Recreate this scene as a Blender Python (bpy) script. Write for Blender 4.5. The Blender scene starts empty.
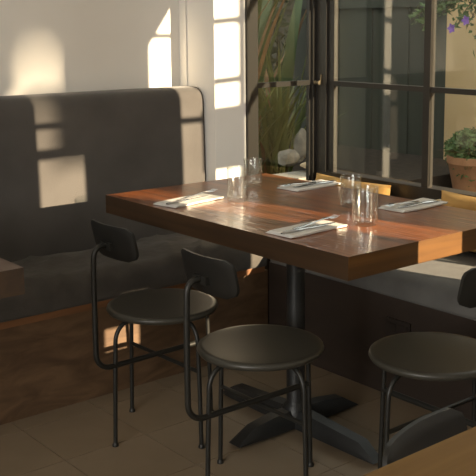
import bpy, bmesh, math, random
from mathutils import Vector, Matrix, noise
random.seed(7)
scene = bpy.context.scene
C = scene.collection

# ------------------------------------------------------------------ camera
YAW, PITCH, ROLL, FPX, CAMH = 0.70487, 0.16309, -0.00364, 960.2, 1.40
Fv = Vector((math.sin(YAW)*math.cos(PITCH), math.cos(YAW)*math.cos(PITCH), -math.sin(PITCH)))
Rv = Vector((math.cos(YAW), -math.sin(YAW), 0)); Uv = Rv.cross(Fv)
R2 = math.cos(ROLL)*Rv + math.sin(ROLL)*Uv; U2 = -math.sin(ROLL)*Rv + math.cos(ROLL)*Uv
cd = bpy.data.cameras.new('camera'); cam = bpy.data.objects.new('camera', cd); C.objects.link(cam)
m = Matrix.Identity(4)
for i in range(3):
    m[i][0], m[i][1], m[i][2] = R2[i], U2[i], -Fv[i]
m[2][3] = CAMH
cam.matrix_world = m
cd.sensor_width = 36; cd.sensor_fit = 'HORIZONTAL'; cd.lens = FPX/476*36
cd.shift_x = (238-270)/476; cd.shift_y = (180-238)/476
cd.clip_start = .05; cd.clip_end = 200
scene.camera = cam

# ------------------------------------------------------------------ world, sun, fill lamp, exposure
w = bpy.data.worlds.new('world'); scene.world = w; w.use_nodes = True
bg = w.node_tree.nodes['Background']
bg.inputs[0].default_value = (.82, .82, .76, 1); bg.inputs[1].default_value = 1.9
SUN = Vector((-.215, 1, -.25))
sl = bpy.data.lights.new('sun', 'SUN'); sl.energy = 17; sl.color = (1, .80, .54); sl.angle = math.radians(.53)
so = bpy.data.objects.new('sun', sl); C.objects.link(so); so.rotation_euler = SUN.to_track_quat('-Z', 'Y').to_euler()
so.location = (4, -5, 5)
al = bpy.data.lights.new('fill_light', 'AREA'); al.shape = 'RECTANGLE'; al.size = 2.2; al.size_y = 1.4; al.energy = 90; al.color = (1, .965, .91)
ao = bpy.data.objects.new('fill_light', al); C.objects.link(ao); ao.location = (-2.55, .2, 1.7)
# added fill lamp; the unseen opening in the far wall is made for it
ao.rotation_euler = Vector((1, .42, -.12)).to_track_quat('-Z', 'Y').to_euler()
scene.view_settings.view_transform = 'Standard'; scene.view_settings.look = 'None'
scene.view_settings.gamma = 1; scene.view_settings.use_curve_mapping = False
scene.view_settings.exposure = 0

# ------------------------------------------------------------------ materials
def nt(name):
    mt = bpy.data.materials.new(name); mt.use_nodes = True
    return mt, mt.node_tree, mt.node_tree.nodes, mt.node_tree.links, mt.node_tree.nodes['Principled BSDF']
def mat(name, col, rough=.5, metal=0, col2=None, scale=(8, 8, 8), detail=4, bump=0, bscale=60, sheen=0, spec=.5, coat=0, ramp=(.35, .65), dist=0):
    mt, t, N, L, P = nt(name)
    P.inputs['Base Color'].default_value = (*col, 1); P.inputs['Roughness'].default_value = rough
    P.inputs['Metallic'].default_value = metal; P.inputs['Specular IOR Level'].default_value = spec
    P.inputs['Coat Weight'].default_value = coat; P.inputs['Coat Roughness'].default_value = .15
    if sheen:
        P.inputs['Sheen Weight'].default_value = sheen; P.inputs['Sheen Roughness'].default_value = .45
    tc = N.new('ShaderNodeTexCoord')
    if col2:
        mp = N.new('ShaderNodeMapping'); mp.inputs['Scale'].default_value = scale
        L.new(tc.outputs['Object'], mp.inputs[0])
        nz = N.new('ShaderNodeTexNoise'); nz.inputs['Scale'].default_value = 1; nz.inputs['Detail'].default_value = detail
        nz.inputs['Distortion'].default_value = dist
        L.new(mp.outputs[0], nz.inputs['Vector'])
        rp = N.new('ShaderNodeValToRGB'); e = rp.color_ramp.elements
        e[0].position, e[1].position = ramp; e[0].color = (*col, 1); e[1].color = (*col2, 1)
        L.new(nz.outputs['Fac'], rp.inputs[0]); L.new(rp.outputs[0], P.inputs['Base Color'])
    if bump:
        nb = N.new('ShaderNodeTexNoise'); nb.inputs['Scale'].default_value = bscale; nb.inputs['Detail'].default_value = 3
        L.new(tc.outputs['Object'], nb.inputs['Vector'])
        b = N.new('ShaderNodeBump'); b.inputs['Strength'].default_value = bump; b.inputs['Distance'].default_value = .01
        L.new(nb.outputs['Fac'], b.inputs['Height']); L.new(b.outputs[0], P.inputs['Normal'])
    return mt
def wood(name, c1, c2, rough, along='Y', coat=0, wav=.0, stretch=1.2, cross=26, spec=.5):
    mt, t, N, L, P = nt(name)
    tc = N.new('ShaderNodeTexCoord'); mp = N.new('ShaderNodeMapping')
    s = [cross]*3; s['XYZ'.index(along)] = stretch; mp.inputs['Scale'].default_value = s
    L.new(tc.outputs['Object'], mp.inputs[0])
    nz = N.new('ShaderNodeTexNoise'); nz.inputs['Scale'].default_value = 1; nz.inputs['Detail'].default_value = 6; nz.inputs['Distortion'].default_value = .6
    L.new(mp.outputs[0], nz.inputs['Vector'])
    n2 = N.new('ShaderNodeTexNoise'); n2.inputs['Scale'].default_value = 3; L.new(tc.outputs['Object'], n2.inputs['Vector'])
    mx = N.new('ShaderNodeMath'); mx.operation = 'MULTIPLY_ADD'; mx.inputs[1].default_value = .7
    ml = N.new('ShaderNodeMath'); ml.operation = 'MULTIPLY'; ml.inputs[1].default_value = .3
    L.new(n2.outputs['Fac'], ml.inputs[0]); L.new(nz.outputs['Fac'], mx.inputs[0]); L.new(ml.outputs[0], mx.inputs[2])
    rp = N.new('ShaderNodeValToRGB'); e = rp.color_ramp.elements; e[0].position, e[1].position = .33, .66
    e[0].color = (*c1, 1); e[1].color = (*c2, 1)
    L.new(mx.outputs[0], rp.inputs[0]); L.new(rp.outputs[0], P.inputs['Base Color'])
    P.inputs['Roughness'].default_value = rough; P.inputs['Coat Weight'].default_value = coat; P.inputs['Coat Roughness'].default_value = .1
    P.inputs['Specular IOR Level'].default_value = spec
    if wav:
        m2 = N.new('ShaderNodeMapping'); s2 = [90.]*3; s2['XYZ'.index(along)] = 9; m2.inputs['Scale'].default_value = s2
        L.new(tc.outputs['Object'], m2.inputs[0])
        n3 = N.new('ShaderNodeTexNoise'); n3.inputs['Scale'].default_value = 1; n3.inputs['Detail'].default_value = 2
        L.new(m2.outputs[0], n3.inputs['Vector'])
        b = N.new('ShaderNodeBump'); b.inputs['Strength'].default_value = wav; b.inputs['Distance'].default_value = .004
        L.new(n3.outputs['Fac'], b.inputs['Height']); L.new(b.outputs[0], P.inputs['Normal'])
        if coat: L.new(b.outputs[0], P.inputs['Coat Normal'])
    return mt
def clear(name, tint, ior=1.5, groug=0.0):
    mt, t, N, L, P = nt(name); N.remove(P); out = N['Material Output']
    g = N.new('ShaderNodeNewGeometry'); mi = N.new('ShaderNodeMath'); mi.operation = 'MULTIPLY_ADD'
    mi.inputs[1].default_value = 1/ior-ior; mi.inputs[2].default_value = ior
    L.new(g.outputs['Backfacing'], mi.inputs[0])
    fr = N.new('ShaderNodeFresnel'); L.new(mi.outputs[0], fr.inputs['IOR'])
    tr = N.new('ShaderNodeBsdfTransparent'); tr.inputs[0].default_value = (*tint, 1)
    gl = N.new('ShaderNodeBsdfGlossy'); gl.inputs['Roughness'].default_value = groug; gl.inputs[0].default_value = (1, 1, 1, 1)
    mx = N.new('ShaderNodeMixShader'); L.new(fr.outputs[0], mx.inputs[0]); L.new(tr.outputs[0], mx.inputs[1]); L.new(gl.outputs[0], mx.inputs[2])
    L.new(mx.outputs[0], out.inputs[0])
    return mt
def glassy(name):
    mt, t, N, L, P = nt(name)
    P.inputs['Base Color'].default_value = (.99, 1, .99, 1); P.inputs['Roughness'].default_value = .0; P.inputs['IOR'].default_value = 1.48
    P.inputs['Transmission Weight'].default_value = 1
    return mt
M = {
 'plaster': mat('plaster', (.76, .735, .685), .8, col2=(.80, .775, .725), scale=(2, 2, 2), bump=.06, bscale=25),
 'ceiling': mat('ceiling_paint', (.72, .68, .6), .9),
 'fabric': mat('charcoal_velvet', (.076, .070, .065), .9, col2=(.093, .086, .080), scale=(5, 5, 5), bump=.25, bscale=420, sheen=.25, spec=.2),
 'seat_fabric': mat('charcoal_linen', (.075, .068, .060), .92, col2=(.095, .086, .076), scale=(9, 9, 9), bump=.7, bscale=15, sheen=.12, spec=.15),
 'bench_fabric_lit': mat('bench_linen_lit', (.135, .13, .12), .9, col2=(.165, .16, .148), scale=(9, 9, 9), bump=.25, bscale=420, sheen=.1, spec=.15),  # charcoal seat linen lightened, window light put into the colour
 'plywood': mat('stained_plywood', (.080, .044, .021), .65, col2=(.155, .09, .045), scale=(5, 5, 16), detail=9, bump=.08, bscale=40, dist=1.0),
 'edge_wood': wood('edge_board_wood', (.16, .07, .028), (.26, .12, .05), .5, 'X', stretch=3),
 'dark_panel': mat('dark_brown_panel', (.031, .021, .015), .6, col2=(.041, .027, .019), scale=(3, 3, 12)),
 'tile': mat('brown_tile', (.225, .168, .108), .5, col2=(.275, .21, .14), scale=(3, 3, 3), detail=6, bump=.05, bscale=30),
 'grout': mat('grout', (.10, .075, .055), .9),
 'table': wood('varnished_table_wood', (.135, .040, .011), (.40, .122, .026), .28, 'Y', coat=.75, wav=.55, cross=34),
 'table_end_lit': wood('varnished_table_end_sunlit', (.055, .026, .009), (.150, .068, .018), .4, 'X', coat=.2, cross=30),  # same wood as the sides, in a lighter tone for the sunlit end
 'table_side_shaded': wood('varnished_table_side_shaded', (.032, .018, .009), (.062, .032, .014), .4, 'Y', coat=.2, cross=30),  # same wood as the ends, darkened so the colour carries the shade
 'table_old': wood('honey_table_wood', (.16, .085, .024), (.22, .125, .038), .6, 'X', cross=30, spec=.2),
 'table_brown': wood('brown_table_wood', (.075, .038, .022), (.14, .075, .044), .4, 'Y', coat=.15, cross=30),
 'chair': mat('black_powder_coat', (.016, .0155, .013), .42),
 'chair_seat': mat('black_seat_shell', (.046, .043, .034), .36, bump=.04, bscale=200),
 'chair_pad': mat('black_back_shell', (.0105, .0100, .0085), .5),
 'iron': mat('black_cast_iron', (.018, .019, .019), .42, bump=.1, bscale=80),
 'frame': mat('dark_bronze_frame', (.028, .024, .020), .38),
 'latch': mat('aged_brass', (.25, .20, .13), .4, metal=.7),
 'napkin': mat('white_linen', (.72, .70, .66), .85, bump=.15, bscale=300),
 'steel': mat('cutlery_steel', (.62, .62, .62), .16, metal=1),
 'glass': clear('tumbler_glass', (.965, .98, .975), 1.85, .09),
 'pane': clear('window_glass', (.955, .975, .965), 1.52),
 'mustard': mat('mustard_canvas', (.52, .29, .085), .85, col2=(.60, .35, .11), scale=(7, 7, 7), bump=.2, bscale=300),
 'fence': mat('grey_green_boards', (.052, .058, .044), .7, col2=(.066, .073, .056), scale=(10, 10, 1)),
 'render': mat('beige_render', (.66, .47, .25), .9, col2=(.72, .53, .30), scale=(3, 3, 3), bump=.1, bscale=60),
 'terracotta': mat('terracotta', (.42, .20, .10), .8, col2=(.50, .26, .14), scale=(9, 9, 9)),
 'soil': mat('dark_soil', (.03, .022, .015), .95, col2=(.05, .036, .025), scale=(20, 20, 20)),
 'ground': mat('pale_paving', (.26, .23, .19), .9),
 'leaf': mat('flax_leaf', (.085, .12, .03), .5, col2=(.17, .20, .07), scale=(4, 4, 4)),
 'leaf2': mat('broad_leaf', (.05, .09, .03), .45, col2=(.10, .14, .055), scale=(6, 6, 6)),
 'leaf3': mat('dry_leaf', (.23, .12, .06), .7, col2=(.30, .18, .09), scale=(6, 6, 6)),
 'bush': mat('bush_green', (.055, .11, .03), .55, col2=(.12, .19, .06), scale=(30, 30, 30)),
 'hedge': mat('hedge_green', (.025, .042, .018), .6, col2=(.055, .075, .03), scale=(14, 14, 14)),
 'bark': mat('bark', (.12, .085, .06), .9),
 'purple': mat('purple_petal', (.22, .09, .48), .6),
 'stone': mat('pale_stone', (.19, .175, .15), .9, col2=(.30, .275, .235), scale=(14, 14, 14), bump=.5, bscale=30),
 'sandstone': mat('sandstone', (.50, .38, .24), .9, col2=(.60, .48, .33), scale=(10, 10, 10), bump=.4, bscale=30),
 'concrete': mat('garden_concrete', (.27, .25, .21), .9, col2=(.34, .315, .275), scale=(8, 8, 8), bump=.2, bscale=50),
 'outlet': mat('dark_socket_plate', (.026, .019, .015), .5),
}

# ------------------------------------------------------------------ helpers
def tag(o, label=None, cat=None, group=None, kind=None):
    if label: o['label'] = label
    if cat: o['category'] = cat
    if group: o['group'] = group
    if kind: o['kind'] = kind
    return o
def empty(name, loc=(0, 0, 0), rz=0):
    o = bpy.data.objects.new(name, None); C.objects.link(o); o.location = loc; o.rotation_euler = (0, 0, rz); o.empty_display_size = .1
    return o
def obj(name, bm, mt, parent=None, smooth=True, bevel=0, loc=None, angle=40):
    if bevel:
        bmesh.ops.bevel(bm, geom=[e for e in bm.edges if e.is_manifold and e.calc_face_angle(0) > .6], offset=bevel, segments=2, affect='EDGES', profile=.6)
    bmesh.ops.recalc_face_normals(bm, faces=bm.faces[:])
    me = bpy.data.meshes.new(name); bm.to_mesh(me); bm.free()
    me.materials.append(M[mt] if isinstance(mt, str) else mt)
    if smooth:
        me.polygons.foreach_set('use_smooth', [True]*len(me.polygons)); me.set_sharp_from_angle(angle=math.radians(angle))
    o = bpy.data.objects.new(name, me); C.objects.link(o)
    if parent: o.parent = parent
    if loc: o.location = loc
    return o
def copy_tree(o, parent=None):
    c = o.copy(); C.objects.link(c); c.parent = parent
    for ch in list(o.children): copy_tree(ch, c)
    return c
def box(bm, x0, x1, y0, y1, z0, z1):
    v = [bm.verts.new((x, y, z)) for z in (z0, z1) for y in (y0, y1) for x in (x0, x1)]
    for f in ((0, 2, 3, 1), (4, 5, 7, 6), (0, 1, 5, 4), (2, 6, 7, 3), (0, 4, 6, 2), (1, 3, 7, 5)): bm.faces.new([v[i] for i in f])
    return bm
def B(*a): return box(bmesh.new(), *a)
def prism(pts, z0, z1):
    bm = bmesh.new(); a = [bm.verts.new((x, y, z0)) for x, y in pts]; b = [bm.verts.new((x, y, z1)) for x, y in pts]
    n = len(pts); bm.faces.new(a); bm.faces.new(b)
    for i in range(n): bm.faces.new((a[i], a[(i+1) % n], b[(i+1) % n], b[i]))
    return bm
def lathe(prof, n=40, bm=None, closed=False):
    bm = bm or bmesh.new(); rings = []
    for r, z in prof:
        rings.append([bm.verts.new((0, 0, z))] if r < 1e-6 else [bm.verts.new((r*math.cos(2*math.pi*k/n), r*math.sin(2*math.pi*k/n), z)) for k in range(n)])
    pr = list(zip(rings, rings[1:]))
    if closed: pr.append((rings[-1], rings[0]))
    for a, b in pr:
        for k in range(n):
            j = (k+1) % n
            if len(a) == 1 and len(b) == 1: continue
            if len(a) == 1: bm.faces.new((a[0], b[k], b[j]))
            elif len(b) == 1: bm.faces.new((a[k], b[0], a[j]))
            else: bm.faces.new((a[k], b[k], b[j], a[j]))
    return bm
def tube(pts, r, n=10, bm=None):
    bm = bm or bmesh.new(); pts = [Vector(p) for p in pts]; rings = []
    t0 = (pts[1]-pts[0]).normalized(); up = Vector((0, 0, 1)) if abs(t0.z) < .9 else Vector((1, 0, 0))
    nrm = t0.cross(up).normalized()
    for i, p in enumerate(pts):
        t = ((pts[min(i+1, len(pts)-1)]-p).normalized() + (p-pts[max(i-1, 0)]).normalized()).normalized()
        nrm = (nrm - t*nrm.dot(t)).normalized(); bi = t.cross(nrm)
        rr = r[i] if isinstance(r, (list, tuple)) else r
        rings.append([bm.verts.new(p + (nrm*math.cos(2*math.pi*k/n)+bi*math.sin(2*math.pi*k/n))*rr) for k in range(n)])
    for a, b in zip(rings, rings[1:]):
        for k in range(n): bm.faces.new((a[k], a[(k+1) % n], b[(k+1) % n], b[k]))
    bm.faces.new(rings[0]); bm.faces.new(rings[-1])
    return bm
def arc(c, r, a0, a1, ax, ay, n=7):
    c, ax, ay = Vector(c), Vector(ax), Vector(ay)
    return [c + ax*r*math.cos(a0+(a1-a0)*i/n) + ay*r*math.sin(a0+(a1-a0)*i/n) for i in range(n+1)]
def sweep(prof, ts, place, disp=None):
    """closed profile [(u,v)] swept over ts; place(t,u,v)->xyz, capped"""
    bm = bmesh.new(); rings = []
    for i, t in enumerate(ts):
        ring = []
        for u, v in prof:
            p = Vector(place(t, u, v))
            if disp: p += disp(p, t, u, v)
            ring.append(bm.verts.new(p))
        rings.append(ring)
    n = len(prof)
    for a, b in zip(rings, rings[1:]):
        for k in range(n): bm.faces.new((a[k], a[(k+1) % n], b[(k+1) % n], b[k]))
    bm.faces.new(rings[0]); bm.faces.new(rings[-1])
    return bm
def rrect(u0, u1, v0, v1, r, n=5, sub=8):
    """rounded rectangle; r = (bl, br, tr, tl)"""
    P = []
    def a(cx, cy, rr, s):
        return [(cx+rr*math.cos(s+math.pi/2*i/n), cy+rr*math.sin(s+math.pi/2*i/n)) for i in range(n+1)]
    cs = a(u0+r[0], v0+r[0], r[0], math.pi) + a(u1-r[1], v0+r[1], r[1], 1.5*math.pi) + a(u1-r[2], v1-r[2], r[2], 0) + a(u0+r[3], v1-r[3], r[3], .5*math.pi)
    for i, p in enumerate(cs):
        q = cs[(i+1) % len(cs)]; P.append(p); d = math.dist(p, q)
        k = int(d/(max(u1-u0, v1-v0)/sub))
        for j in range(1, k): P.append((p[0]+(q[0]-p[0])*j/k, p[1]+(q[1]-p[1])*j/k))
    return P
def lin(a, b, n): return [a+(b-a)*i/n for i in range(n+1)]

# ------------------------------------------------------------------ room dimensions
YW, XW = 3.58, 3.10          # plaster wall plane, window glass plane
PX0, PY0, PX1, PY1 = 2.52, 3.33, 2.645, 3.272   # splayed pilaster face
CEIL = 2.9
st = lambda o, **k: tag(o, kind='structure', **k)

# floor: bed + individual tiles
fl = st(obj('floor', B(-2.6, 3.2, -2.2, 3.7, -.12, -.006), 'grout', smooth=False), label='brown square tiled floor with thin dark joints')
T = .305; tbm = bmesh.new(); g = .0018
box(tbm, g, T-g, g, T-g, -.006, 0)
tile0 = obj('tile', tbm, 'tile', fl, bevel=.0012); me_tile = tile0.data
first = True
xs = [1.692+T*k for k in range(-14, 4)]; ys = [2.66+T*k for k in range(-13, 2)]
for x in xs:
    for y in ys:
        if x < -2.6: continue
        if first: tile0.location = (x, y, 0); first = False; continue
        o = bpy.data.objects.new('tile', me_tile); C.objects.link(o); o.parent = fl; o.location = (x, y, 0)

st(obj('wall_left', B(-2.6, PX0+.2, YW, YW+.14, -.1, CEIL), 'plaster', smooth=False), label='cream plaster wall above the tall grey banquette')
st(obj('wall_pilaster', prism([(PX0, YW+.01), (PX0, PY0), (PX1, PY1), (PX1, YW+.01)], 0, CEIL), 'plaster', smooth=False, bevel=.006), label='splayed plaster pilaster between banquette and garden window')
st(obj('trim_1', B(PX0-.007, PX0+.002, YW-.052, YW, 1.0, CEIL), 'plaster', smooth=False, bevel=.002), label='narrow vertical plaster trim in the wall corner')
st(obj('ceiling', B(-2.7, 3.2, -2.3, 3.75, CEIL, CEIL+.1), 'ceiling', smooth=False), label='plain pale ceiling')
st(obj('wall_back', B(-2.7, 2.0, -2.3, -2.2, -.1, CEIL), 'plaster', smooth=False), label='plain plaster wall behind the dining room')
st(obj('wall_return', B(1.9, 2.0, -2.3, 1.05, -.1, CEIL), 'plaster', smooth=False), label='plaster return wall beside the added partition')
ww = bmesh.new()
for a in ((-2.2, -1.0), (1.4, 3.7)): box(ww, -2.7, -2.6, a[0], a[1], -.1, CEIL)
box(ww, -2.7, -2.6, -1.0, 1.4, -.1, .9); box(ww, -2.7, -2.6, -1.0, 1.4, 2.5, CEIL)
st(obj('wall_far', ww, 'plaster', smooth=False), label='plaster wall with an opening made for the fill lamp')

# garden window wall (short side) below and above the opening
st(obj('wall_sill', B(PX1-.01, 3.2, 3.29, 3.40, -.1, .600), 'dark_panel', smooth=False), label='low panel under the garden window')
st(obj('wall_right', B(3.06, 3.20, 1.05, 3.29, -.1, .655), 'dark_panel', smooth=False), label='dark brown panel under the long window')
st(obj('wall_lintel', prism([(PX1-.01, 3.285), (3.06, 3.285), (3.06, 1.05), (3.2, 1.05), (3.2, 3.4), (PX1-.01, 3.4)], 2.35, CEIL), 'plaster', smooth=False), label='plaster lintel over the windows')

FR = 'frame'
# window_1: garden window in the short wall
w1 = st(empty('window_1', (2.9, 3.29, .66)), label='narrow dark framed garden window beside the pilaster')
def part(p, name, mt, *a, bevel=.002):
    bm = B(*[v-p.location[i//2] for i, v in enumerate(a)]); return obj(name, bm, mt, p, smooth=False, bevel=bevel)
part(w1, 'stile', FR, 2.648, 2.664, 3.262, 3.34, .66, 2.36)
part(w1, 'stile', FR, 2.668, 2.722, 3.278, 3.31, .60, 2.36)
part(w1, 'stile', FR, 3.036, 3.047, 3.286, 3.306, .66, 2.36)
part(w1, 'stile', FR, 3.047, 3.066, 3.270, 3.306, .66, 2.36)
part(w1, 'rail', FR, 2.664, 3.05, 3.278, 3.31, .595, .635)
part(w1, 'rail', FR, 2.664, 3.05, 3.278, 3.33, 2.31, 2.36)
for z in (1.122, 1.53, 1.94): part(w1, 'muntin', FR, 2.722, 3.037, 3.282, 3.306, z-.011, z+.011)
zz = (.712, 1.122, 1.53, 1.94, 2.31)
for a, b in zip((.63,)+zz[1:], zz[1:]): part(w1, 'pane', 'pane', 2.724, 3.036, 3.298, 3.302, a+.012, b-.012, bevel=0)
lt = lathe([(0, -.012), (.009, -.012), (.010, 0), (.006, .006), (.006, .018), (.011, .022), (.011, .03), (0, .031)], 14)
tube([(.0, 0, .026), (.004, .012, .03), (.006, .04, .03)], .0045, 8, lt)
bmesh.ops.rotate(lt, verts=lt.verts, matrix=Matrix.Rotation(math.pi/2, 3, 'X'))
obj('latch', lt, 'latch', w1).location = (3.058-2.9, 3.266-3.29, 1.122-.66)

# window_2: long window
w2 = st(empty('window_2', (3.1, 2.1, .66)), label='long dark framed window of square panes behind the table')
part(w2, 'corner_post', FR, 3.066, 3.14, 3.205, 3.30, .655, 2.36)
part(w2, 'corner_post', FR, 3.078, 3.102, 3.165, 3.205, .655, 2.36)
part(w2, 'bottom_rail', FR, 3.062, 3.14, 1.10, 3.22, .655, .712)
part(w2, 'top_rail', FR, 3.075, 3.14, 1.10, 3.22, 2.31, 2.36)
ms = [3.1865, 2.606, 2.02, 1.12]
for y in ms[1:3]: part(w2, 'mullion', FR, 3.066, 3.098, y-.017, y+.017, .70, 2.33)
for k in range(3):
    y1, y0 = ms[k]-(.021 if k == 0 else .017), ms[k+1]+.017
    for z in (1.122, 1.53, 1.94): part(w2, 'muntin', FR, 3.070, 3.100, y0, y1, z-.011, z+.011)
    for a, b in zip(zz, zz[1:]): part(w2, 'pane', 'pane', 3.078, 3.082, y0, y1, a+.010, b-.010, bevel=0)

# sun_gobo: added unseen partition, its openings and bars cut the sun into patches
w3 = st(empty('sun_gobo', (2.5, .9, 0)), label='added unseen partition with openings that shape the sun patches')
A0, A1, D0, DM, D1 = 2.202, 2.410, 2.885, 2.998, 3.098
def pp(*a): part(w3, 'panel', 'plaster', a[0], a[1], 1.05, 1.10, a[2], a[3], bevel=0)
def pb(x0, x1, z0, z1): part(w3, 'gobo_bar', FR, x0, x1, 1.065, 1.095, z0, z1, bevel=0)
pp(1.90, A0, -.1, CEIL); pp(A1, D0, -.1, 1.66); pp(A1+.06, D0, 1.66, CEIL); pp(D1, 3.112, .655, 2.35)
pp(A0, A1, -.1, .658); pp(A0, A1+.06, 2.26, CEIL); pp(D0, 3.06, -.1, .658); pp(D0, 3.06, 2.46, CEIL)
pb(A0, A1, .752, .882); pb(2.36, A1, .658, .752); pb(A0, A1, 1.452, 1.488); pb(A0, A1, 1.572, 1.590)
pb(D0, DM, 1.548, 1.568); pb(D0, DM, 1.957, 1.975)
pb(DM, D1, 1.325, 1.592); pb(DM, D1, 1.697, 1.719); pb(DM, D1, 1.954, 1.974)
bm = bmesh.new(); q = [(D0, 1.918), (3.04, 2.128), (3.04, 2.46), (D0, 2.46)]
a = [bm.verts.new((x-2.5, 1.065-.9, z)) for x, z in q]; b = [bm.verts.new((x-2.5, 1.095-.9, z)) for x, z in q]
bm.faces.new(a); bm.faces.new(b)
for i in range(4): bm.faces.new((a[i], a[(i+1) % 4], b[(i+1) % 4], b[i]))
obj('gobo_corner', bm, FR, w3, smooth=False)  # added corner fill that slants the edge of the sun patch
gt = bmesh.new()  # piers added out of view to narrow and soften the sun
box(gt, 2.6, 4.27, -9.3, -9, -.2, 6); box(gt, 4.68, 4.97, -9.3, -9, -.2, 6); box(gt, 4.50, 4.68, -9.3, -9, 4.02, 4.27); box(gt, 4.27, 4.36, -9.3, -9, 4.02, 4.27)
st(obj('sun_mask_near', gt, 'render', smooth=False), label='added unseen piers that shape the sun on the banquette back')
ga = bmesh.new()  # added far mask, its gap lets a blurred spot of sun through
box(ga, 3.0, 5.2, -20.3, -20, -.2, 9); box(ga, 5.2, 6.865, -20.3, -20, 7.0, 9); box(ga, 6.975, 7.31, -20.3, -20, 7.0, 9); box(ga, 6.865, 6.975, -20.3, -20, 7.25, 9)
st(obj('sun_mask_far', ga, 'render', smooth=False), label='added unseen wall with a gap for the soft sun glow')

# ------------------------------------------------------------------ left banquette
bq = tag(empty('banquette', (1.0, 3.3, 0)), 'charcoal upholstered banquette with tall backrest along the plaster wall', 'banquette')
BX0, BX1 = -2.55, PX0-.004
def loc(o, p): o.location = -p.location; return o
bb0 = B(BX0, BX1, 3.26, YW-.004, 0, .35); box(bb0, BX0, 2.586, 3.058, 3.26, 0, .35)
loc(obj('base', bb0, 'plywood', bq, smooth=False), bq)
loc(obj('edge_board', B(BX0, 2.56, 3.046, 3.20, .35, .383), 'edge_wood', bq, smooth=False, bevel=.002), bq)
def folds(p, t, u, v):
    a = noise.noise(Vector((p.x*2.2+p.y*1.5, p.y*5, 3.1)))*.014
    a += (1-abs(noise.noise(Vector((p.x*8-p.y*6, p.y*2.5+p.x*2, 7.7)))))**4*.014 - .004
    f = max(0, min(1, (p.z-.39)/.05))
    return Vector((0, -a*.5*f, a*f))
pr = rrect(3.026, 3.44, .384, .492, (.02, .01, .03, .045), 5, 22)
loc(obj('seat_pad', sweep(pr, lin(BX0, 2.555, 260), lambda t, u, v: (t, u if t < 2.5 else 3.026+(u-3.026)*.55, v - .012*max(0, (3.08-u)/.06)), folds), 'seat_fabric', bq, angle=70), bq)
def lean(t, u, v): # backrest leans back a touch and rounds at its free end
    e = max(0, (t-(BX1-.016))/.016); k = (1-math.sqrt(max(0, 1-e*e)))
    return (t, u+.025*(v-.45)+ k*.014*(1 if u < 3.47 else -0.2), v - k*.012*(1 if v > .9 else 0))
pr = rrect(3.385, 3.545, .47, 1.120, (.01, .01, .045, .055), 6, 16)
loc(obj('backrest', sweep(pr, lin(BX0, BX1-.016, 90)+[BX1-.016+.016*i/8 for i in range(1, 9)], lean, lambda p, t, u, v: Vector((0, noise.noise(Vector((p.x*3, p.z*3, 1)))*.004, 0))), 'fabric', bq, angle=70), bq)
pts = [lean(BX1-.002, 3.392, z) for z in lin(.48, 1.05, 12)]+[lean(BX1-.002, 3.392, 1.06), lean(BX1-.002, 3.404, 1.100), lean(BX1-.002, 3.436, 1.116), lean(BX1-.002, 3.52, 1.116)]
loc(obj('piping', tube(pts, .005, 8), 'seat_fabric', bq), bq)

# right bench under the window
rb = tag(empty('window_bench', (2.85, 2.0, 0)), 'dark window bench with window-lit seat pad below the long window', 'bench')
loc(obj('base', B(2.59, 3.058, 1.105, 3.055, 0, .385), 'dark_panel', rb, smooth=False), rb)
def folds2(p, t, u, v):
    a = noise.noise(Vector((p.x*4, p.y*2.2, 9.1)))*.006; f = max(0, min(1, (p.z-.39)/.05)); return Vector((-a*.4*f, 0, a*f))
pr = rrect(2.568, 3.05, .388, .49, (.02, .01, .03, .045), 5, 16)
loc(obj('seat_pad', sweep(pr, lin(1.11, 3.02, 120), lambda t, u, v: (u, t, v), folds2), 'bench_fabric_lit', rb, angle=70), rb)
ol = tag(empty('power_socket', (2.589, 2.308, .27)), 'dark power socket plate on the front of the window bench', 'socket')
obj('plate', B(-.006, 0, -.060, .060, -.036, .036), 'outlet', ol, smooth=False, bevel=.002)
for s in (-1, 1): obj('socket_face', B(-.009, -.005, s*.028-.019, s*.028+.019, -.02, .02), 'outlet', ol, smooth=False, bevel=.002)

# cushions leaning on the window panel
def cushion(name, label, y0, y1, ztop, tilt):
    W, Hh = y1-y0, .225
    bm = bmesh.new(); n = 22; mgrid = {}
    for s in (1, -1):
        for i in range(n+1):
            for j in range(n+1):
                u, v = -1+2*i/n, -1+2*j/n
                th = .055*((1-u**4)*(1-v**4))**.5 + .004*noise.noise(Vector((u*3, v*3, s+y0)))
                edge = i in (0, n) or j in (0, n)
                if edge and s == -1: mgrid[(s, i, j)] = mgrid[(1, i, j)]; continue
                pin = 1-.06*(1-abs(u)**2)*(abs(v)**3) ; pin2 = 1-.05*(1-abs(v)**2)*(abs(u)**3)
                mgrid[(s, i, j)] = bm.verts.new(((0 if edge else s*th), u*W/2*pin2, v*Hh/2*pin))
        for i in range(n):
            for j in range(n): bm.faces.new((mgrid[(s, i, j)], mgrid[(s, i+1, j)], mgrid[(s, i+1, j+1)], mgrid[(s, i, j+1)]))
    o = obj(name, bm, 'mustard', angle=80); o.rotation_euler = (0, math.radians(tilt), 0)
    o.location = (2.985, (y0+y1)/2, ztop-Hh/2*math.cos(math.radians(tilt)))
    return tag(o, label, 'cushion', 'mustard cushions on the window bench')
cushion('scatter_cushion', 'mustard canvas cushion below the left window pane behind the tumblers', 2.735, 3.20, .712, 10)
cushion('scatter_cushion', 'mustard canvas cushion at the right edge behind the folded napkin', 1.99, 2.462, .728, 10)

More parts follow.
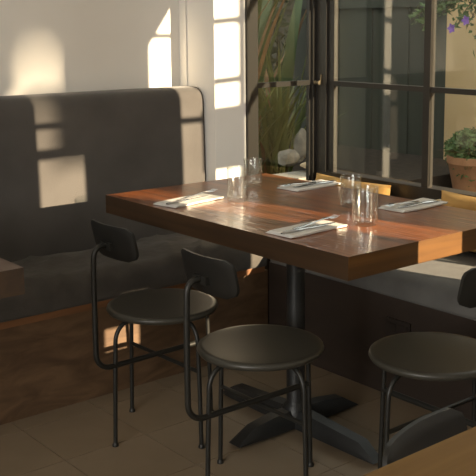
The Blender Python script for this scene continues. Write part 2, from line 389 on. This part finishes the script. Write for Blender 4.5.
# ------------------------------------------------------------------ tables
TZ, TH = .78, .066
def slab(o_parent, x0, x1, y0, y1, z0, z1, mt): return loc(obj('tabletop', B(x0, x1, y0, y1, z0, z1), mt, o_parent, smooth=False, bevel=.003), o_parent)
NX, NY, FX, FY = 1.776, 1.766, 2.540, 3.014
tb = tag(empty('dining_table', (2.13, 2.37, 0)), 'thick dark varnished wooden pedestal table set for four', 'table')
top = slab(tb, NX, FX, NY, FY, TZ-TH, TZ, 'table')
top.data.materials.append(M['table_end_lit']); top.data.materials.append(M['table_side_shaded'])
for p in top.data.polygons: p.material_index = 0 if p.normal.z > .5 else (1 if abs(p.normal.y) > .5 else 2)  # one wood: lit tones on top and ends, shaded tone on long sides
obj('column', lathe([(0, .03), (.05, .03), (.05, .07), (.036, .09), (.032, .10), (.032, .68), (.05, .70), (.05, .705), (0, .705)], 28), 'iron', tb)
obj('top_plate', B(-.16, .16, -.2, .2, .700, TZ-TH), 'iron', tb, smooth=False, bevel=.003)
def foot(L, wd):
    pr = [(-wd, .012), (wd, .012), (wd, .03), (wd*.62, .058), (-wd*.62, .058), (-wd, .03)]
    bm = bmesh.new(); rings = []
    for t, s, dz in ((.0, 1, .018), (.12, 1, .012), (L-.075, .92, 0), (L, .80, -.034)):
        ring = []
        for y, z in pr:
            zz_ = z+dz if z > .013 else z
            if t == L: zz_ = min(max(.012, z+dz), .026)
            ring.append(bm.verts.new((t if not (t == L and z > .04) else L-.02, y*s, zz_)))
        rings.append(ring)
    for a, b in zip(rings, rings[1:]):
        for k in range(6): bm.faces.new((a[k], a[(k+1) % 6], b[(k+1) % 6], b[k]))
    bm.faces.new(rings[0]); bm.faces.new(rings[-1])
    return bm
for ang, L in ((0, .285), (math.pi, .275), (math.pi/2, .40), (-math.pi/2, .40)):
    f = obj('foot', foot(L, .036), 'iron', tb, bevel=.004, angle=30); f.rotation_euler.z = ang
    lv = obj('leveller', lathe([(0, 0), (.011, 0), (.011, .005), (.005, .007), (.005, .02), (0, .02)], 12), 'steel', f); lv.location = (L-.06, 0, 0)

t2 = tag(empty('dining_table', (.7, 2.75, 0)), 'brown wooden table corner at the left edge of the photo', 'table')
top = slab(t2, .32, 1.071, 2.237, 3.03, TZ-.07, TZ, 'table_brown'); top.data.materials.append(M['table_side_shaded'])
for p in top.data.polygons: p.material_index = 0 if p.normal.z > .5 else 1  # sides take the darker tone, shade put into the colour
obj('column', lathe([(0, .03), (.05, .03), (.036, .09), (.032, .10), (.032, .70), (.05, .705), (0, .71)], 24), 'iron', t2)
for ang in (0, math.pi/2, math.pi, -math.pi/2):
    f = obj('foot', foot(.27, .036), 'iron', t2, bevel=.004, angle=30); f.rotation_euler.z = ang
t3 = tag(empty('dining_table', (1.15, .5, 0)), 'honey coloured wooden table corner in the near right foreground', 'table')
slab(t3, .72, 1.60, .10, .908, .75-.03, .75, 'table_old')
obj('column', lathe([(0, .03), (.05, .03), (.036, .09), (.032, .10), (.032, .70), (.05, .705), (0, .72)], 24), 'iron', t3)
for ang in (0, math.pi/2, math.pi, -math.pi/2):
    f = obj('foot', foot(.27, .036), 'iron', t3, bevel=.004, angle=30); f.rotation_euler.z = ang

# ------------------------------------------------------------------ chairs
def make_chair():
    t = empty('dining_chair')
    SR, SZ = .190, .456
    obj('seat', lathe([(0, SZ-.026), (SR-.02, SZ-.026), (SR-.006, SZ-.021), (SR, SZ-.012), (SR-.002, SZ-.005), (SR-.008, SZ-.001), (SR-.02, SZ-.001), (.12, SZ-.004), (0, SZ-.006)], 64), 'chair_seat', t, angle=60)
    LR = .205
    for k in range(4):
        a = k*math.pi/2; d = Vector((math.cos(a), math.sin(a), 0)); top = SZ-.034
        pts = [d*LR + Vector((0, 0, .004)), d*(LR-.006)+Vector((0, 0, .2)), d*(LR-.012)+Vector((0, 0, top-.065))]
        pts += arc(d*(LR-.012-.058)+Vector((0, 0, top-.065)), 1, 0, math.pi/2, d*.058, Vector((0, 0, .065)), 7)[1:]
        pts.append(d*.01+Vector((0, 0, top)))
        lg = obj('leg', tube(pts, .0075, 10), 'chair', t)
        ft = obj('glide', lathe([(0, 0), (.011, 0), (.011, .006), (.008, .012), (0, .012)], 14), 'chair', lg); ft.location = d*LR
    # spine tube: backrest > down behind the seat > forward under it to the front leg
    X = -.268; bz = .28; r = .055
    pts = [(-.212, 0, .690)] + [Vector((-.228, 0, .692))] + arc((-.235, 0, .655), 1, math.pi/2, math.pi, (.030, 0, 0), (0, 0, .037), 6)[1:]
    pts = [Vector(p) for p in pts] + [Vector((X+.001, 0, .60)), Vector((X, 0, .45))]
    pts += arc((X+r, 0, bz+r), r, math.pi, 1.5*math.pi, (1, 0, 0), (0, 0, 1), 8)
    pts += [Vector((0, 0, bz)), Vector((.196, 0, bz))]
    obj('spine_tube', tube(pts, .009, 12), 'chair', t)
    obj('cross_bar', tube([(0, -.198, .262), (0, .198, .262)], .007, 10), 'chair', t)
    # curved backrest pad
    bm = bmesh.new(); nu, nv = 24, 10; W, Hh, th, RC = .122, .058, .008, .34; G = {}
    for s in (0, 1):
        for j in range(nv+1):
            v = -1+2*j/nv
            for i in range(nu+1):
                u = -1+2*i/nu
                cr = .040 if v < 0 else .026           # rounder lower corners
                zz_ = abs(v)*Hh; k = max(0, (zz_-(Hh-cr))/cr); hw = W - cr*(1-math.sqrt(max(0, 1-k*k)))
                y = u*hw; z = v*Hh; a = y/RC
                edge = max(abs(u)**10, abs(v)**10); tt = th*(1-.45*edge)*(1 if s else -1)
                x = (1-math.cos(a))*RC*1.0 + tt - .22*z
                G[(s, i, j)] = bm.verts.new((x-.205, y, .702+z))
    for s in (0, 1):
        for j in range(nv):
            for i in range(nu): bm.faces.new([G[(s, i+a, j+b)] for a, b in ((0, 0), (1, 0), (1, 1), (0, 1))])
    for i in range(nu):
        for j in (0, nv): bm.faces.new((G[(0, i, j)], G[(0, i+1, j)], G[(1, i+1, j)], G[(1, i, j)]))
    for j in range(nv):
        for i in (0, nu): bm.faces.new((G[(0, i, j)], G[(0, i, j+1)], G[(1, i, j+1)], G[(1, i, j)]))
    pad = obj('backrest', bm, 'chair_pad', t, angle=50)
    br = obj('bracket', B(-.020, -.006, -.03, .03, -.012, .012), 'chair', pad, bevel=.003); br.location = (-.202, 0, .69)
    return t
ch0 = make_chair()
GRP = 'black tubular dining chairs'
spots = [((1.757, 2.112), 0.0, 'black round-seated chair in front, nearest to the pedestal feet'),
         ((1.772, 2.652), 0.03, 'black round-seated chair beside the banquette, behind the front chair'),
         ((2.09, 1.725), math.pi/2, 'black round-seated chair at the right edge, at the table end'),
         ((1.160, .752), -math.pi/2+.18, 'black chair of which only the curved backrest shows behind the foreground table')]
for i, (p, a, l) in enumerate(spots):
    o = ch0 if i == 0 else copy_tree(ch0)
    o.location = (p[0], p[1], 0); o.rotation_euler.z = a; tag(o, l, 'chair', GRP)

# ------------------------------------------------------------------ table settings
def napkin(x, y, rz, label):
    bm = bmesh.new(); Lx, Ly = .118, .055
    for k in range(3):
        n, q = 20, 8; g0 = {}
        sh = (.002*k, .003*(1-k))
        for s in (0, 1):
            for i in range(n+1):
                for j in range(q+1):
                    u, v = -1+2*i/n, -1+2*j/q
                    z = .0024*k + .0020*s + .0011*noise.noise(Vector((u*2.2+x*9, v*1.5, k*.3))) + .0012
                    g0[(s, i, j)] = bm.verts.new((u*Lx*(1-.02*k)+sh[0], v*Ly*(1-.015*k)+sh[1]+.002*math.sin(u*3+x*20), max(.0003, z)))
        for s in (0, 1):
            for i in range(n):
                for j in range(q): bm.faces.new([g0[(s, i+a, j+b)] for a, b in ((0, 0), (1, 0), (1, 1), (0, 1))])
        for i in range(n):
            for j in (0, q): bm.faces.new((g0[(0, i, j)], g0[(0, i+1, j)], g0[(1, i+1, j)], g0[(1, i, j)]))
        for j in range(q):
            for i in (0, n): bm.faces.new((g0[(0, i, j)], g0[(0, i, j+1)], g0[(1, i, j+1)], g0[(1, i, j)]))
    o = obj('napkin', bm, 'napkin', angle=60); o.location = (x, y, TZ+.0005); o.rotation_euler.z = rz
    return tag(o, label, 'napkin', 'folded napkins on the set table')
def strip(pts, n=8):
    """flat bar: pts = (x, halfwidth, z, thick)"""
    bm = bmesh.new(); rings = []
    for x, hw, z, th in pts: rings.append([bm.verts.new(v) for v in ((x, -hw, z), (x, -hw*.5, z-th), (x, hw*.5, z-th), (x, hw, z), (x, hw*.5, z+th), (x, -hw*.5, z+th))])
    for a, b in zip(rings, rings[1:]):
        for k in range(6): bm.faces.new((a[k], a[(k+1) % 6], b[(k+1) % 6], b[k]))
    bm.faces.new(rings[0]); bm.faces.new(rings[-1])
    return bm
def make_fork():
    t = empty('fork')
    obj('handle', strip([(-.105, .003, .0, .0012), (-.10, .0085, 0, .0014), (-.06, .007, .001, .0014), (0, .003, .006, .002), (.03, .003, .009, .0018), (.045, .011, .010, .0012), (.058, .0125, .008, .0011)]), 'steel', t)
    for k in range(4):
        y = -.0105+.007*k
        b = strip([(.056, .0021, .008, .001), (.078, .002, .0075, .0009), (.098, .0012, .012, .0006)]); bmesh.ops.translate(b, verts=b.verts, vec=(0, y, 0))
        obj('tine', b, 'steel', t)
    return t
def make_knife():
    t = empty('knife')
    obj('handle', strip([(-.115, .004, 0, .002), (-.11, .0085, 0, .003), (-.03, .007, .001, .003), (-.01, .005, .001, .0022)]), 'steel', t)
    obj('blade', strip([(-.012, .005, .001, .002), (.0, .009, .001, .0012), (.07, .0095, .001, .0011), (.10, .006, .001, .0009), (.108, .001, .001, .0006)]), 'steel', t)
    return t
fk, kn = make_fork(), make_knife()
sets = [(1.926, 2.702, .16, 1, 'left of the two tumblers near the banquette'), (1.920, 2.086, .05, 1, 'nearest the camera by the table edge'),
        (2.452, 2.648, .05, -1, 'by the garden window'), (2.446, 2.122, .04, -1, 'by the right window cushion')]
for i, (x, y, rz, s, where) in enumerate(sets):
    napkin(x, y, rz, 'folded white linen napkin ' + where)
    f = fk if i == 0 else copy_tree(fk); k = kn if i == 0 else copy_tree(kn)
    c, sn = math.cos(rz), math.sin(rz)
    dx, dy = s*.055, .014; f.location = (x+dx*c-dy*sn, y+dx*sn+dy*c, TZ+.0105); f.rotation_euler = (0, 0, rz+(0 if s > 0 else math.pi)+.05)
    dx, dy = -s*.006, -.018; k.location = (x+dx*c-dy*sn, y+dx*sn+dy*c, TZ+.0115); k.rotation_euler = (0, 0, rz+(0 if s > 0 else math.pi)-.03)
    tag(f, 'steel fork on the napkin ' + where, 'fork', 'cutlery on the napkins'); tag(k, 'steel table knife on the napkin ' + where, 'knife', 'cutlery on the napkins')
def tumbler(x, y, r, h, label):
    wl = .0018
    pr = [(0, .0), (r-.003, 0), (r, .003), (r, h-.006), (r+.0008, h-.003), (r+.0003, h-.0006), (r-wl/2, h), (r-wl-.0003, h-.0006), (r-wl-.0006, h-.003), (r-wl, h-.006), (r-wl, .016), (r-wl-.005, .012), (0, .011)]
    o = obj('glass_tumbler', lathe(pr, 40), 'glass', angle=45); o.location = (x, y, TZ+.0005)
    return tag(o, label, 'glass', 'clear water tumblers on the table')
tumbler(2.062, 2.600, .036, .122, 'clear tumbler with bright reflections left of centre, nearer of the pair')
tumbler(2.300, 2.805, .035, .105, 'clear tumbler nearest the pilaster, behind the left one')
tumbler(2.293, 2.272, .036, .105, 'clear tumbler of the right pair, standing farther back')
tumbler(2.110, 2.028, .040, .119, 'clear tumbler of the right pair, nearer the camera')

# ------------------------------------------------------------------ outside
st(obj('ground', B(-12, 30, -30, 30, -.3, -.2), 'ground', smooth=False), label='pale paving outside')
# raised garden bed behind the short window
st(obj('garden_bed', B(2.3, 6.5, 3.62, 6.5, -.2, .50), 'soil', smooth=False), label='raised bed of dark soil outside the garden window')
tag(obj('garden_kerb', B(2.66, 3.42, 3.44, 3.62, -.2, .645), 'concrete', smooth=False, bevel=.008), 'grey concrete ledge outside the garden window', 'ledge')
def rock(name, label, mt, c, s, seed, rz=0, disp=.16):
    bm = bmesh.new(); bmesh.ops.create_icosphere(bm, subdivisions=4, radius=1)
    for v in bm.verts:
        d = v.co.normalized(); k = 1+disp*noise.noise(d*1.3+Vector((seed, 0, 0)))+disp*.45*noise.noise(d*3.5+Vector((0, seed, 0)))
        q = d*k; q = Vector([math.copysign(abs(a)**.8, a) for a in q]); v.co = Vector((q.x*s[0], q.y*s[1], q.z*s[2]))
    rr = random.Random(seed)
    for k in range(9):      # chiselled facets
        nn = Vector((rr.gauss(0, 1), rr.gauss(0, 1), rr.gauss(0, 1))).normalized(); h = rr.uniform(.72, .9)
        for v in bm.verts:
            q = Vector((v.co.x/s[0], v.co.y/s[1], v.co.z/s[2])); e = q.dot(nn)-h
            if e > 0: q -= nn*e*.92; v.co = Vector((q.x*s[0], q.y*s[1], q.z*s[2]))
    o = obj(name, bm, mt, angle=28); o.location = c; o.rotation_euler.z = rz
    return tag(o, label, 'rock')
rock('boulder', 'rounded pale grey rock on the ledge below the flax leaves', 'stone', (3.275, 3.70, .700), (.070, .05, .050), 2.2, .3)
rock('standing_stone', 'upright grey stone behind the rounded rock', 'stone', (3.44, 3.79, .745), (.040, .045, .098), 5.1, .4, .12)
rock('sandstone_block', 'low sandy block of stone at the right of the rocks', 'sandstone', (3.34, 3.575, .672), (.075, .05, .030), 8.3, -.2, .10)
def blade(L, wd, droop, lean_a, n=12, fold=.3):
    bm = bmesh.new(); prev = None
    pos = Vector((0, 0, 0)); ang = lean_a
    for i in range(n+1):
        t = i/n; wv = wd*(math.sin(math.pi*min(1, .18+.82*t))**.7 if t < .999 else 0.02)
        d = Vector((math.sin(ang), 0, math.cos(ang))); nr = Vector((math.cos(ang), 0, -math.sin(ang)))
        row = [bm.verts.new(pos+Vector((0, -wv, 0))), bm.verts.new(pos+nr*wv*fold), bm.verts.new(pos+Vector((0, wv, 0))), bm.verts.new(pos+nr*(wv*fold+.0015))]
        if prev:
            for k in range(4): bm.faces.new((prev[k], prev[(k+1) % 4], row[(k+1) % 4], row[k]))
        prev = row; pos = pos + d*L/n; ang += droop/n
    return bm
def leafy(name, label, base, n, mt, Lr, Wr, droop, lean_r, seed, spread=.06, bias=None):
    rnd = random.Random(seed); t = tag(empty(name, base), label, 'plant')
    for i in range(n):
        o = obj('leaf', blade(rnd.uniform(*Lr), rnd.uniform(*Wr), rnd.uniform(*droop), rnd.uniform(*lean_r)), mt if rnd.random() > .08 else 'leaf3', t, angle=70)
        o.location = (rnd.uniform(-spread, spread), rnd.uniform(-spread, spread), 0)
        o.rotation_euler = (0, 0, rnd.uniform(0, 2*math.pi) if bias is None else rnd.gauss(*bias))
    return t
leafy('flax_plant', 'green strap-leaved flax behind the rounded rock', (3.50, 4.05, .49), 46, 'leaf', (.55, .95), (.010, .016), (.1, .9), (.02, .4), 1)
leafy('flax_plant', 'strap-leaved flax at the left edge of the garden window', (3.28, 4.10, .49), 34, 'leaf', (.5, .9), (.010, .017), (.2, 1.0), (.05, .5), 2)
leafy('canna_plant', 'tall broad-leaved plant above the flax', (3.62, 4.5, .5), 26, 'leaf2', (.9, 1.6), (.030, .055), (.1, .6), (.02, .22), 3, .22)
leafy('canna_plant', 'tall broad-leaved plant near the pilaster side of the garden', (3.25, 4.4, .5), 18, 'leaf2', (.9, 1.6), (.030, .055), (.1, .6), (.02, .25), 5, .2)
dp = leafy('dry_palm', 'withered brown leaves hanging at the top of the garden window', (3.22, 4.02, .9), 12, 'leaf3', (.7, 1.0), (.012, .03), (.1, .7), (.02, .3), 9, .08)
obj('trunk', tube([(0, 0, -.42), (.01, 0, -.2), (0, 0, .05)], [.05, .045, .04], 12), 'bark', dp)
def clump(bm, c, rad, n, size, rnd, flat=1.0, shell=.35):
    for i in range(n):
        d = Vector((rnd.gauss(0, 1), rnd.gauss(0, 1), rnd.gauss(0, 1))).normalized()*(rnd.random()**shell)
        p = Vector(c)+Vector((d.x*rad[0], d.y*rad[1], d.z*rad[2]))
        a = Vector((rnd.gauss(0, 1), rnd.gauss(0, 1), rnd.gauss(0, 1))).normalized(); b = a.orthogonal().normalized(); s = size*rnd.uniform(.6, 1.3)
        nn = a.cross(b)*s*.18
        v = [bm.verts.new(p-a*s), bm.verts.new(p-b*s*.5+nn), bm.verts.new(p+a*s), bm.verts.new(p+b*s*.5+nn)]
        bm.faces.new(v)
rnd = random.Random(11)
hb = bmesh.new(); clump(hb, (3.75, 5.5, 1.4), (1.1, .35, 1.6), 7000, .055, rnd, shell=.6)
hg = tag(empty('hedge', (3.75, 5.5, .5)), 'dark green hedge closing the garden behind the flax', 'hedge')
loc(tag(obj('foliage', hb, 'hedge', hg, smooth=False), kind='stuff'), hg)
tk = bmesh.new(); tube([(3.75, 5.5, .45), (3.77, 5.52, 1.6)], .05, 8, tk); loc(obj('stem', tk, 'bark', hg), hg)
# board fence and rendered wall seen through the long window
fe = tag(empty('board_fence', (4.98, 4.8, -.2)), 'dark grey-green board fence seen through the long window', 'fence')
y = 4.045; k = 0
while y < 7.2:
    loc(obj('board', B(4.96+.012*(k % 2), 4.99+.012*(k % 2), y, y+.166, -.2, 1.50), 'fence', fe, smooth=False, bevel=.003), fe); y += .17; k += 1
loc(obj('rail', B(4.942, 5.0, 4.045, 7.2, 1.495, 1.56), 'fence', fe, smooth=False, bevel=.004), fe)
y = 4.045; k = 0
while y < 7.2:
    loc(obj('board', B(4.965+.012*(k % 2), 4.99+.012*(k % 2), y, y+.246, 1.56, 2.6), 'fence', fe, smooth=False, bevel=.003), fe); y += .25; k += 1
st(obj('wall_garden', B(4.94, 5.2, -3.0, 4.04, -.2, 2.3), 'render', smooth=False), label='beige rendered garden wall behind the potted plant')
st(obj('garden_shade_block', B(5.25, 8.0, -6.2, 0, -.2, 4.2), 'render', smooth=False), label='added unseen block that keeps sun off the garden plants')  # mass added out of view to shade the plants
# potted plant
pt = tag(empty('potted_plant', (4.52, 3.46, .315)), 'bushy green plant in a terracotta pot against the beige wall', 'plant')
obj('pot', lathe([(0, 0), (.10, 0), (.135, .16), (.155, .26), (.165, .27), (.165, .31), (.150, .31), (.145, .27), (0, .26)], 36), 'terracotta', pt, angle=35)
bb = bmesh.new(); clump(bb, (0, 0, .36), (.175, .175, .105), 900, .026, random.Random(4)); clump(bb, (-.02, .12, .30), (.08, .06, .10), 160, .022, random.Random(5)); clump(bb, (-.1, -.02, .26), (.06, .08, .12), 140, .022, random.Random(6))
tag(obj('foliage', bb, 'bush', pt, smooth=False), kind='stuff')
stn = tag(obj('plinth', B(4.28, 4.76, 3.22, 3.70, -.2, .315), 'concrete', smooth=False, bevel=.008), 'low concrete plinth under the terracotta pot', 'plinth')
# overhanging flowering shrub
sh = tag(empty('flowering_shrub', (4.75, 3.2, -.2)), 'leafy shrub with purple flowers hanging over the beige wall', 'shrub')
br = bmesh.new(); lf = bmesh.new(); rn = random.Random(21)
tube([(4.75, 3.0, -.2), (4.72, 3.0, .9), (4.66, 3.15, 1.5), (4.6, 3.35, 1.68)], [.03, .026, .02, .014], 8, br)
sprigs = [((4.6, 3.35, 1.72), (4.45, 3.92, 1.40), 16), ((4.6, 3.35, 1.72), (4.45, 3.84, 1.36), 14), ((4.6, 3.4, 1.70), (4.5, 3.72, 1.44), 14), ((4.6, 3.4, 1.70), (4.5, 3.64, 1.52), 16),
          ((4.6, 3.4, 1.66), (4.48, 3.60, 1.36), 9), ((4.6, 3.35, 1.66), (4.48, 3.52, 1.36), 9), ((4.6, 3.3, 1.66), (4.48, 3.46, 1.30), 8), ((4.62, 3.2, 1.6), (4.48, 3.44, 1.16), 7), ((4.6, 3.35, 1.74), (4.5, 3.50, 1.52), 16), ((4.6, 3.35, 1.78), (4.5, 3.8, 1.56), 18)]
for a, b, n in sprigs:
    a, b = Vector(a), Vector(b); mid = (a+b)/2+Vector((-.03, 0, .06)); pts = [a.lerp(mid, t/4).lerp(mid.lerp(b, t/4), t/4) for t in range(5)]
    tube(pts, [.006, .005, .004, .003, .002], 6, br)
    for q in range(n):
        t = .25+.75*q/n; p = a.lerp(mid, t).lerp(mid.lerp(b, t), t); clump(lf, p, (.045, .045, .04), 8, .026, rn)
loc(obj('branch', br, 'bark', sh), sh); loc(tag(obj('foliage', lf, 'bush', sh, smooth=False), kind='stuff'), sh)
for p in ((4.44, 3.49, 1.405), (4.45, 3.60, 1.36)):
    fb = bmesh.new()
    for k in range(5):
        a = 2*math.pi*k/5; d = Vector((0, math.cos(a), math.sin(a))); e = Vector((0, -math.sin(a), math.cos(a)))
        v = [fb.verts.new(q) for q in (Vector((0, 0, 0)), d*.017+e*.012+Vector((-.006, 0, 0)), d*.032+Vector((-.01, 0, 0)), d*.017-e*.012+Vector((-.006, 0, 0)))]
        fb.faces.new(v)
    loc(obj('flower', fb, 'purple', sh, smooth=False), sh).location += Vector(p)
